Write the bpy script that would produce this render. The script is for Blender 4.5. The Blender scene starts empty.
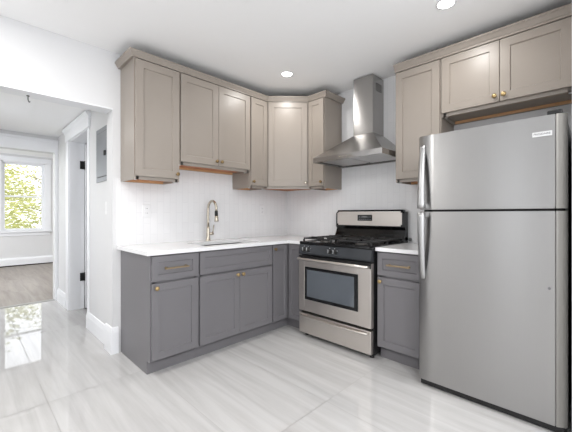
import bpy, bmesh, math, random
from mathutils import Vector, Matrix
random.seed(4)
SC = bpy.context.scene
COL = SC.collection
PI = math.pi

# ------------------------------------------------------------------ camera
cam_d = bpy.data.cameras.new('camera')
cam_d.sensor_width = 36.0
cam_d.lens = 318.0 / 576.0 * 36.0
cam_d.shift_y = -1.5 / 576.0
cam_d.clip_start = 0.02
cam = bpy.data.objects.new('camera', cam_d)
cam.location = (-2.9876, -2.9462, 1.1811)
cam.rotation_euler = (PI / 2, 0, math.radians(44.5 - 90))
COL.objects.link(cam)
SC.camera = cam

# ------------------------------------------------------------------ sky, exposure
SC.view_settings.view_transform = 'Standard'
SC.view_settings.look = 'None'
SC.view_settings.gamma = 1.0
SC.view_settings.use_curve_mapping = False
SC.view_settings.exposure = 0.44
world = bpy.data.worlds.new('overcast_sky')
SC.world = world
world.use_nodes = True
bg = world.node_tree.nodes['Background']
bg.inputs['Color'].default_value = (0.93, 0.96, 1.0, 1)
bg.inputs['Strength'].default_value = 2.3
CAN_POWER = 4.0
H = 2.555          # ceiling height


# ------------------------------------------------------------------ materials
def srgb(r, g, b):
    f = lambda c: (c / 255 / 12.92) if c <= 10.31 else ((c / 255 + 0.055) / 1.055) ** 2.4
    return (f(r), f(g), f(b), 1.0)


def mat(name, col, rough=0.5, metal=0.0, var=0.0, scale=8.0, bump=0.0, bscale=60.0, stretch=None, coat=0.0, spec=None):
    m = bpy.data.materials.new(name)
    m.use_nodes = True
    nt = m.node_tree
    b = nt.nodes['Principled BSDF']
    b.inputs['Base Color'].default_value = col
    b.inputs['Roughness'].default_value = rough
    b.inputs['Metallic'].default_value = metal
    b.inputs['Coat Weight'].default_value = coat
    if spec is not None:
        b.inputs['Specular IOR Level'].default_value = spec
    tc = nt.nodes.new('ShaderNodeTexCoord')
    mp = nt.nodes.new('ShaderNodeMapping')
    nt.links.new(tc.outputs['Object'], mp.inputs['Vector'])
    if stretch:
        mp.inputs['Scale'].default_value = stretch
    nz = nt.nodes.new('ShaderNodeTexNoise')
    nz.inputs['Scale'].default_value = scale
    nz.inputs['Detail'].default_value = 4
    nt.links.new(mp.outputs['Vector'], nz.inputs['Vector'])
    mx = nt.nodes.new('ShaderNodeMix')
    mx.data_type = 'RGBA'
    mx.inputs['A'].default_value = tuple(c * (1 - var) for c in col[:3]) + (1,)
    mx.inputs['B'].default_value = tuple(min(1, c * (1 + var)) for c in col[:3]) + (1,)
    nt.links.new(nz.outputs['Fac'], mx.inputs['Factor'])
    nt.links.new(mx.outputs['Result'], b.inputs['Base Color'])
    if bump:
        n2 = nt.nodes.new('ShaderNodeTexNoise')
        n2.inputs['Scale'].default_value = bscale
        nt.links.new(mp.outputs['Vector'], n2.inputs['Vector'])
        bp = nt.nodes.new('ShaderNodeBump')
        bp.inputs['Strength'].default_value = bump
        bp.inputs['Distance'].default_value = 0.002
        nt.links.new(n2.outputs['Fac'], bp.inputs['Height'])
        nt.links.new(bp.outputs['Normal'], b.inputs['Normal'])
    return m


def emit(name, col, strength):
    m = bpy.data.materials.new(name)
    m.use_nodes = True
    b = m.node_tree.nodes['Principled BSDF']
    b.inputs['Base Color'].default_value = col
    b.inputs['Emission Color'].default_value = col
    b.inputs['Emission Strength'].default_value = strength
    return m


M = {}
M['wall'] = mat('wall_paint', srgb(220, 220, 221), 0.6, var=0.01, bump=0.08, bscale=90)
M['ceiling'] = mat('ceiling_paint', srgb(250, 250, 250), 0.75, var=0.01)
M['trim'] = mat('trim_paint', srgb(238, 239, 242), 0.35, var=0.01)
M['taupe'] = mat('taupe_cabinet_paint', srgb(151, 142, 133), 0.36, var=0.015, scale=3)
M['grey'] = mat('grey_cabinet_paint', srgb(111, 109, 112), 0.36, var=0.015, scale=3)
M['ply_grey'] = mat('grey_plywood', srgb(150, 138, 126), 0.6, var=0.05, scale=6)
M['wood_tan'] = mat('raw_rail', srgb(206, 160, 116), 0.6, var=0.15, scale=6, stretch=(1, 12, 1))
M['wood'] = mat('raw_plywood', srgb(176, 112, 74), 0.6, var=0.2, scale=6, stretch=(1, 12, 1))
M['counter'] = mat('white_quartz', srgb(232, 232, 233), 0.18, var=0.012, scale=5)
M['brass'] = mat('aged_brass', srgb(176, 152, 110), 0.34, 1.0, var=0.08, scale=30)
M['pull'] = mat('antique_brass_pull', srgb(158, 140, 112), 0.36, 1.0, var=0.06, scale=30)
M['bronze'] = mat('bronze_brass', srgb(138, 116, 84), 0.35, 1.0, var=0.08, scale=30)
M['nickel'] = mat('brushed_nickel', srgb(190, 182, 168), 0.26, 1.0, var=0.03, scale=20)
M['steel'] = mat('brushed_stainless', srgb(200, 199, 198), 0.34, 1.0, var=0.03, scale=10, stretch=(30, 30, 0.6))
M['steel_h'] = mat('brushed_stainless_horizontal', srgb(214, 208, 202), 0.33, 1.0, var=0.03, scale=10, stretch=(30, 0.6, 30))
M['fridge'] = mat('fridge_stainless', srgb(168, 167, 166), 0.30, 1.0, var=0.02, scale=10, stretch=(40, 40, 0.5), bump=0.02, bscale=8)
M['hood'] = mat('hood_stainless', srgb(168, 166, 164), 0.24, 1.0, var=0.03, scale=10, stretch=(30, 30, 0.6))
M['fridge_side'] = mat('fridge_grey_side', srgb(120, 121, 122), 0.45, var=0.03, bump=0.1, bscale=300)
M['fridge_edge'] = mat('fridge_door_edge', srgb(150, 149, 146), 0.38, 1.0, var=0.02)
M['edge_grey'] = mat('door_edge_grey', srgb(128, 126, 122), 0.38, 0.3, var=0.02)
M['handle_grey'] = mat('fridge_handle_silver', srgb(178, 178, 178), 0.36, 1.0, var=0.02)
M['black'] = mat('black_plastic', srgb(15, 15, 16), 0.45, var=0.05)
M['enamel'] = mat('black_enamel', srgb(16, 17, 19), 0.12, var=0.05)
M['panel_black'] = mat('control_panel_black', srgb(44, 47, 51), 0.22, var=0.05)
M['burner'] = mat('burner_alloy', srgb(90, 88, 86), 0.45, 0.6, var=0.05)
M['iron'] = mat('cast_iron', srgb(34, 34, 35), 0.36, var=0.1, bump=0.2, bscale=200)
M['glass_black'] = mat('oven_glass', srgb(84, 90, 97), 0.05, 0.0, var=0.02, spec=0.5)  # base colour lightened to stand in for the room's reflection
M['glass_black'].node_tree.nodes['Principled BSDF'].inputs['IOR'].default_value = 2.1
M['display'] = mat('display_glass', srgb(18, 20, 20), 0.1, var=0.02)
M['mark'] = mat('printed_white', srgb(178, 180, 183), 0.5, var=0.01)
M['panel'] = mat('panel_grey_paint', srgb(128, 131, 136), 0.35, 0.3, var=0.03, scale=4)
M['plate'] = mat('white_plastic', srgb(229, 229, 230), 0.3, var=0.01)
M['badge'] = mat('badge_silver', srgb(222, 222, 222), 0.3, 0.4, var=0.01)
M['dark_text'] = mat('badge_dark', srgb(40, 40, 44), 0.4, var=0.01)
M['sink'] = mat('sink_steel', srgb(150, 150, 150), 0.3, 1.0, var=0.03, scale=12)
M['grout'] = mat('grout', srgb(168, 166, 164), 0.7, var=0.02)
M['bark'] = mat('bark', srgb(96, 84, 72), 0.9, var=0.25, scale=12, bump=0.4, bscale=30)
M['leaf_yellow'] = mat('leaf_yellow_green', srgb(172, 172, 104), 0.6, var=0.25, scale=1.5)
M['leaf_pale'] = mat('leaf_pale_yellow', srgb(192, 190, 138), 0.6, var=0.2, scale=1.5)
M['leaf_green'] = mat('leaf_green', srgb(138, 148, 92), 0.6, var=0.25, scale=1.5)
M['grass'] = mat('lawn', srgb(120, 134, 78), 0.9, var=0.25, scale=3)
M['lens'] = emit('lamp_lens', (1, 0.98, 0.95, 1), 6.0)

# brushed fridge front: grain runs across, so highlights stretch up and down
for _k, _r in (('fridge', .30), ('hood', .24), ('fridge_edge', .30)):
    _n = M[_k].node_tree
    _t = _n.nodes.new('ShaderNodeTangent')
    _t.direction_type = 'UV_MAP'
    _p = _n.nodes['Principled BSDF']
    _n.links.new(_t.outputs[0], _p.inputs['Tangent'])
    _p.inputs['Anisotropic'].default_value = 0.7 if _k != 'hood' else 0.8
    _p.inputs['Anisotropic Rotation'].default_value = 0.25
    _p.inputs['Roughness'].default_value = _r

# clear window pane
g = bpy.data.materials.new('window_glass')
g.use_nodes = True
nt = g.node_tree
for n in list(nt.nodes):
    nt.nodes.remove(n)
out = nt.nodes.new('ShaderNodeOutputMaterial')
tr = nt.nodes.new('ShaderNodeBsdfTransparent')
gl = nt.nodes.new('ShaderNodeBsdfGlossy')
gl.inputs['Roughness'].default_value = 0.02
fr = nt.nodes.new('ShaderNodeFresnel')
fr.inputs['IOR'].default_value = 1.45
mx = nt.nodes.new('ShaderNodeMixShader')
nt.links.new(fr.outputs[0], mx.inputs[0])
nt.links.new(tr.outputs[0], mx.inputs[1])
nt.links.new(gl.outputs[0], mx.inputs[2])
nt.links.new(mx.outputs[0], out.inputs[0])
M['glass'] = g


def picket_material():
    m = bpy.data.materials.new('white_picket_tile')
    m.use_nodes = True
    nt = m.node_tree
    b = nt.nodes['Principled BSDF']
    b.inputs['Roughness'].default_value = 0.22
    tc = nt.nodes.new('ShaderNodeTexCoord')
    sep = nt.nodes.new('ShaderNodeSeparateXYZ')
    nt.links.new(tc.outputs['Object'], sep.inputs[0])
    add = nt.nodes.new('ShaderNodeMath')
    add.operation = 'ADD'
    nt.links.new(sep.outputs['X'], add.inputs[0])
    nt.links.new(sep.outputs['Y'], add.inputs[1])
    comb = nt.nodes.new('ShaderNodeCombineXYZ')
    nt.links.new(sep.outputs['Z'], comb.inputs['X'])
    nt.links.new(add.outputs[0], comb.inputs['Y'])
    br = nt.nodes.new('ShaderNodeTexBrick')
    br.inputs['Color1'].default_value = srgb(233, 233, 234)
    br.inputs['Color2'].default_value = srgb(230, 230, 231)
    br.inputs['Mortar'].default_value = srgb(221, 221, 223)
    br.inputs['Scale'].default_value = 1.0
    br.inputs['Brick Width'].default_value = 0.2
    br.inputs['Row Height'].default_value = 0.062
    br.inputs['Mortar Size'].default_value = 0.0018
    br.inputs['Mortar Smooth'].default_value = 0.5
    nt.links.new(comb.outputs[0], br.inputs['Vector'])
    nt.links.new(br.outputs['Color'], b.inputs['Base Color'])
    bp = nt.nodes.new('ShaderNodeBump')
    bp.invert = True
    bp.inputs['Strength'].default_value = 0.3
    bp.inputs['Distance'].default_value = 0.002
    nt.links.new(br.outputs['Fac'], bp.inputs['Height'])
    nt.links.new(bp.outputs['Normal'], b.inputs['Normal'])
    return m


M['picket'] = picket_material()


def streak_material(name, lo, hi, rough, lo_w, sx, sy, tilt=0.0):
    """long stone / wood streaks along Y; each tile shifts the pattern by its own random attribute"""
    m = bpy.data.materials.new(name)
    m.use_nodes = True
    nt = m.node_tree
    b = nt.nodes['Principled BSDF']
    b.inputs['Roughness'].default_value = rough
    tc = nt.nodes.new('ShaderNodeTexCoord')
    at = nt.nodes.new('ShaderNodeAttribute')
    at.attribute_name = 'tile_shift'
    ad = nt.nodes.new('ShaderNodeVectorMath')
    ad.operation = 'ADD'
    nt.links.new(tc.outputs['Object'], ad.inputs[0])
    nt.links.new(at.outputs['Vector'], ad.inputs[1])
    mp = nt.nodes.new('ShaderNodeMapping')
    mp.inputs['Rotation'].default_value = (0, 0, tilt)
    mp.inputs['Scale'].default_value = (sx, sy, 1)
    nt.links.new(ad.outputs[0], mp.inputs['Vector'])
    n1 = nt.nodes.new('ShaderNodeTexNoise')
    n1.inputs['Scale'].default_value = 1.0
    n1.inputs['Detail'].default_value = 5
    n1.inputs['Roughness'].default_value = 0.6
    n1.inputs['Distortion'].default_value = 0.4
    nt.links.new(mp.outputs[0], n1.inputs['Vector'])
    cr = nt.nodes.new('ShaderNodeValToRGB')
    cr.color_ramp.elements[0].position = lo_w
    cr.color_ramp.elements[0].color = lo
    cr.color_ramp.elements[1].position = 0.62
    cr.color_ramp.elements[1].color = hi
    nt.links.new(n1.outputs['Fac'], cr.inputs['Fac'])
    nt.links.new(cr.outputs['Color'], b.inputs['Base Color'])
    return m


M['tile'] = streak_material('polished_stone_tile', srgb(180, 178, 177), srgb(196, 195, 194), 0.03, 0.30, 14.0, 0.9, 0.10)
M['plank'] = streak_material('greige_plank', srgb(120, 111, 104), srgb(148, 139, 131), 0.4, 0.3, 14.0, 1.2)


# ------------------------------------------------------------------ mesh builder
class MB:
    def __init__(self):
        self.bm = bmesh.new()

    def box(self, x0, x1, y0, y1, z0, z1, bev=0.0, seg=2):
        x0, x1 = sorted((x0, x1)); y0, y1 = sorted((y0, y1)); z0, z1 = sorted((z0, z1))
        vs = [self.bm.verts.new((x, y, z)) for x in (x0, x1) for y in (y0, y1) for z in (z0, z1)]
        idx = [(0, 1, 3, 2), (4, 6, 7, 5), (0, 4, 5, 1), (2, 3, 7, 6), (0, 2, 6, 4), (1, 5, 7, 3)]
        fs = [self.bm.faces.new([vs[i] for i in q]) for q in idx]
        if bev > 0:
            es = {e for f in fs for e in f.edges}
            bmesh.ops.bevel(self.bm, geom=list(es), offset=bev, segments=seg, affect='EDGES', profile=0.5)
        return self

    def prism(self, pts, z0, z1, axis='z', bev=0.0):
        """polygon (ccw) extruded; axis z: (x,y) pts; axis x: pts are (y,z), axis y: pts are (x,z)"""
        def P(a, b, c):
            return {'z': (a, b, c), 'x': (c, a, b), 'y': (a, c, b)}[axis]
        lo = [self.bm.verts.new(P(a, b, z0)) for a, b in pts]
        hi = [self.bm.verts.new(P(a, b, z1)) for a, b in pts]
        n = len(pts)
        fs = [self.bm.faces.new(lo[::-1]), self.bm.faces.new(hi)]
        for i in range(n):
            j = (i + 1) % n
            fs.append(self.bm.faces.new((lo[i], lo[j], hi[j], hi[i])))
        bmesh.ops.recalc_face_normals(self.bm, faces=fs)
        if bev > 0:
            es = {e for f in fs for e in f.edges}
            bmesh.ops.bevel(self.bm, geom=list(es), offset=bev, segments=2, affect='EDGES')
        return self

    def lathe(self, prof, o=(0, 0, 0), ax=(0, 0, 1), seg=20):
        """prof: list of (radius, height) along ax from o"""
        ax = Vector(ax).normalized()
        u = ax.orthogonal().normalized()
        w = ax.cross(u)
        o = Vector(o)
        rings = []
        for r, t in prof:
            if r < 1e-6:
                rings.append([self.bm.verts.new(o + ax * t)])
            else:
                rings.append([self.bm.verts.new(o + ax * t + (u * math.cos(2 * PI * k / seg) + w * math.sin(2 * PI * k / seg)) * r) for k in range(seg)])
        fs = []
        for a, b in zip(rings, rings[1:]):
            for k in range(seg):
                l = (k + 1) % seg
                if len(a) == 1 and len(b) == 1:
                    continue
                if len(a) == 1:
                    fs.append(self.bm.faces.new((a[0], b[l], b[k])))
                elif len(b) == 1:
                    fs.append(self.bm.faces.new((a[k], a[l], b[0])))
                else:
                    fs.append(self.bm.faces.new((a[k], a[l], b[l], b[k])))
        for ring in (rings[0], rings[-1]):
            if len(ring) > 1:
                fs.append(self.bm.faces.new(ring))
        bmesh.ops.recalc_face_normals(self.bm, faces=fs)
        for f in fs:
            f.smooth = True
        return self

    def tube(self, path, rad, seg=12, sx=1.0, up=None):
        """round (or flattened) tube along a path; rad: number or list"""
        path = [Vector(p) for p in path]
        n = len(path)
        rad = rad if isinstance(rad, (list, tuple)) else [rad] * n
        rings = []
        u = None
        for i, p in enumerate(path):
            t = (path[min(i + 1, n - 1)] - path[max(i - 1, 0)]).normalized()
            if u is None:
                u = Vector(up) if up else t.orthogonal()
            u = (u - t * u.dot(t)).normalized()
            w = t.cross(u)
            rings.append([self.bm.verts.new(p + (u * math.cos(2 * PI * k / seg) * sx + w * math.sin(2 * PI * k / seg)) * rad[i]) for k in range(seg)])
        fs = []
        for a, b in zip(rings, rings[1:]):
            for k in range(seg):
                l = (k + 1) % seg
                fs.append(self.bm.faces.new((a[k], a[l], b[l], b[k])))
        fs.append(self.bm.faces.new(rings[0]))
        fs.append(self.bm.faces.new(rings[-1]))
        bmesh.ops.recalc_face_normals(self.bm, faces=fs)
        for f in fs[:-2]:
            f.smooth = True
        return self

    def shaker(self, x0, x1, z0, z1, yb, th=0.02, rail=0.055, rec=0.009, rot=None):
        """recessed-panel door or drawer front: back at y=yb, front at y=yb-th (faces -y)"""
        yf = yb - th
        b = MB()
        b.box(x0, x1, yf, yb, z0, z1)
        bm = b.bm
        bm.normal_update()
        f = min(bm.faces, key=lambda q: q.calc_center_median().y)
        edges = list({e for q in bm.faces for e in q.edges})
        r = bmesh.ops.inset_region(bm, faces=[f], thickness=rail, depth=0, use_boundary=True, use_even_offset=True)
        bm.normal_update()
        f2 = f
        r2 = bmesh.ops.inset_region(bm, faces=[f2], thickness=0.004, depth=0, use_boundary=True, use_even_offset=True)
        for v in f2.verts:
            v.co.y += rec
        edges = [e for e in edges if e.is_valid]
        bmesh.ops.bevel(bm, geom=edges, offset=0.0018, segments=1, affect='EDGES')
        if rot is not None:
            bmesh.ops.transform(bm, matrix=rot, verts=bm.verts)
        me = bpy.data.meshes.new('t')
        bm.to_mesh(me)
        bm.free()
        self.bm.from_mesh(me)
        bpy.data.meshes.remove(me)
        return self

    def sweep(self, path, prof):
        """moulding: profile (out, z) swept along an open XY polyline; out = to the right-hand side of travel"""
        n = len(path)
        rows = []
        for i in range(n):
            p = Vector(path[i])
            nn = []
            if i > 0:
                t = (p - Vector(path[i - 1])).normalized(); nn.append(Vector((t.y, -t.x)))
            if i < n - 1:
                t = (Vector(path[i + 1]) - p).normalized(); nn.append(Vector((t.y, -t.x)))
            if len(nn) == 2:
                m = (nn[0] + nn[1]).normalized()
                m = m / m.dot(nn[0])
            else:
                m = nn[0]
            rows.append([self.bm.verts.new((p.x + m.x * o, p.y + m.y * o, z)) for o, z in prof])
        k = len(prof)
        fs = []
        for a, b in zip(rows, rows[1:]):
            for i in range(k):
                j = (i + 1) % k
                fs.append(self.bm.faces.new((a[i], a[j], b[j], b[i])))
        fs.append(self.bm.faces.new(rows[0]))
        fs.append(self.bm.faces.new(rows[-1]))
        bmesh.ops.recalc_face_normals(self.bm, faces=fs)
        return self

    def build(self, name, m, parent=None, off=(0, 0, 0)):
        """off: origin of the object, in the coordinates the mesh was drawn in"""
        o3 = Vector(off)
        if o3.length:
            bmesh.ops.translate(self.bm, vec=-o3, verts=self.bm.verts)
        me = bpy.data.meshes.new(name)
        self.bm.to_mesh(me)
        self.bm.free()
        me.materials.append(m)
        o = bpy.data.objects.new(name, me)
        COL.objects.link(o)
        if parent is not None:
            o.parent = parent
        o.location = o3
        return o


def thing(name, label, cat, loc=(0, 0, 0), rz=0.0, group=None):
    o = bpy.data.objects.new(name, None)
    COL.objects.link(o)
    o.location = loc
    o.rotation_euler = (0, 0, rz)
    o.empty_display_size = 0.1
    tag(o, label, cat, group)
    return o


def tag(o, label, cat, group=None):
    o['label'] = label
    o['category'] = cat
    if group:
        o['group'] = group
    return o


def add_uv(o):
    """flat unwrap: u across (x + y), v up"""
    me = o.data
    uv = me.uv_layers.new(name='UVMap')
    for l in me.loops:
        c = me.vertices[l.vertex_index].co
        uv.data[l.index].uv = (c.x + c.y, c.z)
    return o


def structure(name, mb, m, label=None, parent=None):
    o = mb.build(name, m, parent)
    o['kind'] = 'structure'
    if label:
        o['label'] = label
    return o


def part_label(o, label):
    o['label'] = label
    return o


# ------------------------------------------------------------------ room shell
XL, YB = -4.8, -5.0                # unseen far ends of the kitchen, behind the camera
OX0, OX1 = -3.25, -2.11            # opening from the kitchen to the hall
HX = -2.08                         # hall right wall
WT = 0.15


def tile_floor(name, m, xs, ys, label, gap=0.0018, inset=-0.002):
    bm = bmesh.new()
    lay = bm.faces.layers.float_vector.new('tile_shift')
    for i in range(len(xs) - 1):
        for j in range(len(ys[i % len(ys)]) - 1):
            yy = ys[i % len(ys)]
            x0, x1, y0, y1 = xs[i] + gap, xs[i + 1] - gap, yy[j] + gap, yy[j + 1] - gap
            f = bm.faces.new([bm.verts.new(p) for p in ((x0, y0, 0), (x1, y0, 0), (x1, y1, 0), (x0, y1, 0))])
            f[lay] = Vector((random.uniform(0, 40), random.uniform(0, 40), random.uniform(0, 40)))
            f.material_index = 0
    g = bm.faces.new([bm.verts.new(p) for p in ((xs[0], ys[0][0], inset), (xs[-1], ys[0][0], inset), (xs[-1], ys[0][-1], inset), (xs[0], ys[0][-1], inset))])
    g.material_index = 1
    me = bpy.data.meshes.new(name)
    bm.to_mesh(me)
    bm.free()
    me.materials.append(m)
    me.materials.append(M['grout'])
    o = bpy.data.objects.new(name, me)
    COL.objects.link(o)
    o['kind'] = 'structure'
    o['label'] = label
    return o


xs = [-5.06, -4.45, -3.84, -3.23, -2.62, -2.0, -1.385, -0.765, 0.0]
ya = [-5.0, -4.19, -2.95, -1.71, -0.47, 1.03, 2.46]
tile_floor('floor', M['tile'], xs, [ya], 'polished pale grey streaked stone tile floor')
pl = [-4.4 + 0.16 * k for k in range(29)]
tile_floor('floor_far_room', M['plank'], pl, [[2.46, 3.4, 4.6, 5.8, 6.65], [2.46, 2.9, 4.1, 5.3, 6.65], [2.46, 3.7, 4.9, 6.2, 6.65]], 'greige plank floor of the room with the window', 0.0008, -0.001)

# ceiling of the kitchen and the lower one in the hall
structure('ceiling', MB().box(XL - .15, 0.15, YB - .15, WT, H, H + 0.1), M['ceiling'], 'smooth white kitchen ceiling')
structure('ceiling_hall', MB().box(OX0 - .1, -1.93, WT, 2.42, 2.25, 2.3), M['ceiling'], 'lower white ceiling of the hall')
structure('ceiling_far_room', MB().box(-4.5, 0.2, 2.55, 6.8, 2.56, 2.66), M['ceiling'], 'white ceiling of the room with the window')
# sink wall with the opening to the hall
w = MB()
w.box(OX1, 0.15, 0, WT, 0, H)
w.box(OX0, OX1, 0, WT, 2.08, H)
w.box(XL - .15, OX0, 0, WT, 0, H)
structure('wall_sink', w, M['wall'], 'white wall behind the sink with wide opening to the hall')
structure('wall_stove', MB().box(0, 0.15, YB, 0, 0, H), M['wall'], 'white wall behind the stove and fridge')
structure('wall_stub', MB().box(-0.80, 0, -2.98, -2.842, 0, H), M['trim'], 'white wall end beside the fridge')
# rear and left walls with tall unseen windows, added to light the room
w = MB()
for a, b in ((YB - .15, -4.7), (-3.4, -2.15), (-1.75, 0.0)):
    w.box(XL - .15, XL, a, b, 0, H)
for a, b in ((-4.7, -3.4), (-2.15, -1.75)):
    w.box(XL - .15, XL, a, b, 2.45, H)
    w.box(XL - .15, XL, a, b, 0, 0.1)
structure('wall_left', w, M['wall'], 'white wall with tall unseen windows behind the camera')
w = MB()
for a, b in ((XL, -4.6), (-2.5, -2.35), (-0.2, 0.15)):
    w.box(a, b, YB - .15, YB, 0, H)
for a, b in ((-4.6, -2.5), (-2.35, -0.2)):
    w.box(a, b, YB - .15, YB, 2.45, H)
    w.box(a, b, YB - .15, YB, 0, 0.1)
structure('wall_rear', w, M['wall'], 'white rear wall with tall windows added behind the camera for daylight')


def mullions(name, x, y, wd, ax):
    b = MB()
    def bx(a0, a1, z0, z1, d=0.05):
        if ax == 'x':
            b.box(x + a0, x + a1, y - d, y, z0, z1)
        else:
            b.box(x - d, x, y + a0, y + a1, z0, z1)
    for a in (0, wd - .06):
        bx(a, a + .06, .1, 2.45)
    bx(wd / 2 - .03, wd / 2 + .03, .1, 2.45, .04)
    for z in (.1, 2.39):
        bx(0, wd, z, z + .06, .045)
    structure(name, b, M['trim'], 'white frame of an unseen window behind the camera')


mullions('window_2', XL - .04, -2.15, .4, 'y')
mullions('added_window_3', XL - .04, -4.7, 1.3, 'y')  # out-of-view windows from here down, added to let daylight in
mullions('added_window_4', -4.6, YB - .04, 2.1, 'x')
mullions('added_window_5', -2.35, YB - .04, 2.15, 'x')

# hall walls: right wall with a doorway, left wall, far wall with an opening
DY0, DY1, DZ = 0.9, 1.71, 2.08
w = MB()
w.box(HX, -1.93, WT, DY0, 0, 2.25)
w.box(HX, -1.93, DY1, 2.42, 0, 2.25)
w.box(HX, -1.93, DY0, DY1, DZ, 2.25)
structure('wall_hall_right', w, M['wall'], 'white hall wall with a doorway and a breaker panel')
w = MB()
for a, b in ((WT, .9), (1.7, 2.42)):
    w.box(OX0 - .15, OX0, a, b, 0, 2.3)
w.box(OX0 - .15, OX0, .9, 1.7, 0, .7)  # window opening out of view, added to brighten the hall
w.box(OX0 - .15, OX0, .9, 1.7, 2.0, 2.3)
structure('wall_hall_left', w, M['wall'], 'white left wall of the hall with an unseen window opening added for daylight')
FX = -2.115
w = MB()
w.box(FX, 0.2, 2.42, 2.55, 0, 2.66)
w.box(-3.1, FX, 2.42, 2.55, 2.03, 2.66)
w.box(-4.5, -4.3, 2.42, 2.55, 0, 2.66)
w.box(-3.4, -3.1, 2.42, 2.55, 0, 2.66)
w.box(-4.3, -3.4, 2.42, 2.55, 0, .2)  # unseen side opening, added to throw light on the window wall
w.box(-4.3, -3.4, 2.42, 2.55, 2.5, 2.66)
structure('wall_hall_far', w, M['wall'], 'white wall at the hall end with opening to the far room and an unseen one added for light')
# far room
WX0, WX1, WZ0, WZ1 = -2.41, -1.62, 0.80, 2.40
w = MB()
w.box(-4.5, -3.95, 6.64, 6.8, 0, 2.66)
w.box(-3.95, -3.0, 6.64, 6.8, 0, .8)  # second window opening, out of view, added for more daylight
w.box(-3.95, -3.0, 6.64, 6.8, 2.4, 2.66)
w.box(-3.0, WX0, 6.64, 6.8, 0, 2.66)
w.box(WX1, 0.2, 6.64, 6.8, 0, 2.66)
w.box(WX0, WX1, 6.64, 6.8, 0, WZ0)
w.box(WX0, WX1, 6.64, 6.8, WZ1, 2.66)
structure('wall_far_room', w, M['wall'], 'white window wall of the far room')
structure('wall_far_room_right', MB().box(0.1, 0.25, 2.55, 6.64, 0, 2.66), M['wall'], 'white right wall of the far room')
w = MB()
w.box(-4.5, -4.35, 2.55, 2.7, 0, 2.66)
w.box(-4.5, -4.35, 6.4, 6.64, 0, 2.66)
w.box(-4.5, -4.35, 2.7, 6.4, 0, .2)  # large unseen opening, added to let sky light into the far room
w.box(-4.5, -4.35, 2.7, 6.4, 2.5, 2.66)
structure('wall_far_room_left', w, M['wall'], 'white left wall of the far room with a wide opening added for light')
# room behind the hall doorway: floor, walls
structure('floor_side_room', MB().box(-1.93, 0.1, WT, 2.42, -.02, 0), M['tile'], 'pale floor inside the side doorway')
structure('ceiling_side_room', MB().box(-1.93, 0.1, WT, 2.42, 2.4, 2.45), M['ceiling'], 'ceiling of the side room')
structure('wall_side_room', MB().box(0.0, 0.1, WT, 2.42, 0, 2.4), M['wall'], 'end wall of the side room')

# baseboards and casings
bp = [(0, 0), (.018, 0), (.018, .12), (.014, .14), (.008, .165), (0, .17)]
b = MB()
b.sweep([(HX, DY0 - .013), (HX, WT + .001)], bp)
structure('baseboard_hall_right', b, M['trim'], 'white baseboard below the breaker panel')
b = MB()
b.sweep([(OX1, WT + .018), (OX1, 0), (-2.064, 0)], [(0, 0), (.016, 0), (.016, .18), (.012, .20), (.006, .22), (0, .225)])
structure('baseboard_wall_end', b, M['trim'], 'tall white baseboard wrapping the wall end by the grey cabinet')
b = MB()
b.sweep([(HX, 2.42), (HX, 1.86)], bp)
structure('baseboard_hall_far', b, M['trim'])
# doorway casing with a moulded head
b = MB()
b.box(HX - .006, HX, DY0 - .08, DY0, .17, DZ, .002)
b.box(HX - .02, HX, DY1, DY1 + .12, 0, DZ, .004)
b.box(HX - .024, HX, DY0 - .11, DY1 + .14, DZ, 2.185, .003)
b.sweep([(HX, DY1 + .16), (HX, DY0 - .13)], [(0, 2.175), (.024, 2.175), (.03, 2.19), (.034, 2.2), (.05, 2.222), (.05, 2.236), (0, 2.236)])
for y0, y1 in ((DY0 - .012, DY0 + .006), (DY1 - .006, DY1 + .012)):
    b.box(HX - .004, -1.925, y0, y1, 0, DZ)
b.box(HX - .004, -1.925, DY0, DY1, DZ - .006, DZ + .012)
structure('trim_1', b, M['trim'], 'white door casing with moulded head in the hall')
# casing round the far opening
b = MB()
b.box(FX, HX, 2.40, 2.42, 0, 2.03, .003)
b.box(-3.1, HX, 2.40, 2.42, 2.03, 2.17, .003)
b.box(-3.2, HX, 2.385, 2.42, 2.17, 2.2, .003)
structure('trim_2', b, M['trim'], 'white casing of the opening to the far room')
structure('trim_3', MB().box(-3.1, FX, 2.42, 2.50, 0, 0.006, .002), M['grout'], 'threshold between tile and planks')
b = MB()
b.box(OX0, OX1 + .001, -.004, WT + .004, 2.068, 2.08)
structure('trim_4', b, M['trim'], 'white soffit strip under the opening header')

# ---- far window: frame, sashes, panes, casing, sill
wn = thing('window_1', 'white double-hung window at the end of the far room', 'window', (WX0, 6.64, WZ0))
del wn['category']
wn['kind'] = 'structure'
OFFW = (0, 0, 0)
def lw(mb, name, m, parent=wn):
    bmesh.ops.translate(mb.bm, vec=-Vector((WX0, 6.64, WZ0)), verts=mb.bm.verts)
    return mb.build(name, m, parent)
b = MB()
b.box(WX0 - .11, WX0, 6.62, 6.64, WZ0, WZ1, .003)
b.box(WX1, WX1 + .11, 6.62, 6.64, WZ0, WZ1, .003)
b.box(WX0 - .12, WX1 + .12, 6.615, 6.64, WZ1, WZ1 + .11, .003)
lw(b, 'casing', M['trim'])
lw(MB().box(WX0 - .13, WX1 + .13, 6.57, 6.66, WZ0 - .03, WZ0, .004).box(WX0 - .1, WX1 + .1, 6.62, 6.64, WZ0 - .11, WZ0 - .03, .003), 'sill', M['trim'])
b = MB()
for x0, x1 in ((WX0, WX0 + .025), (WX1 - .025, WX1)):
    b.box(x0, x1, 6.64, 6.74, WZ0, WZ1)
b.box(WX0, WX1, 6.64, 6.74, WZ1 - .025, WZ1)
b.box(WX0, WX1, 6.66, 6.74, WZ0, WZ0 + .02)
lw(b, 'window_frame', M['trim'])
MZ = 1.60
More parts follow.
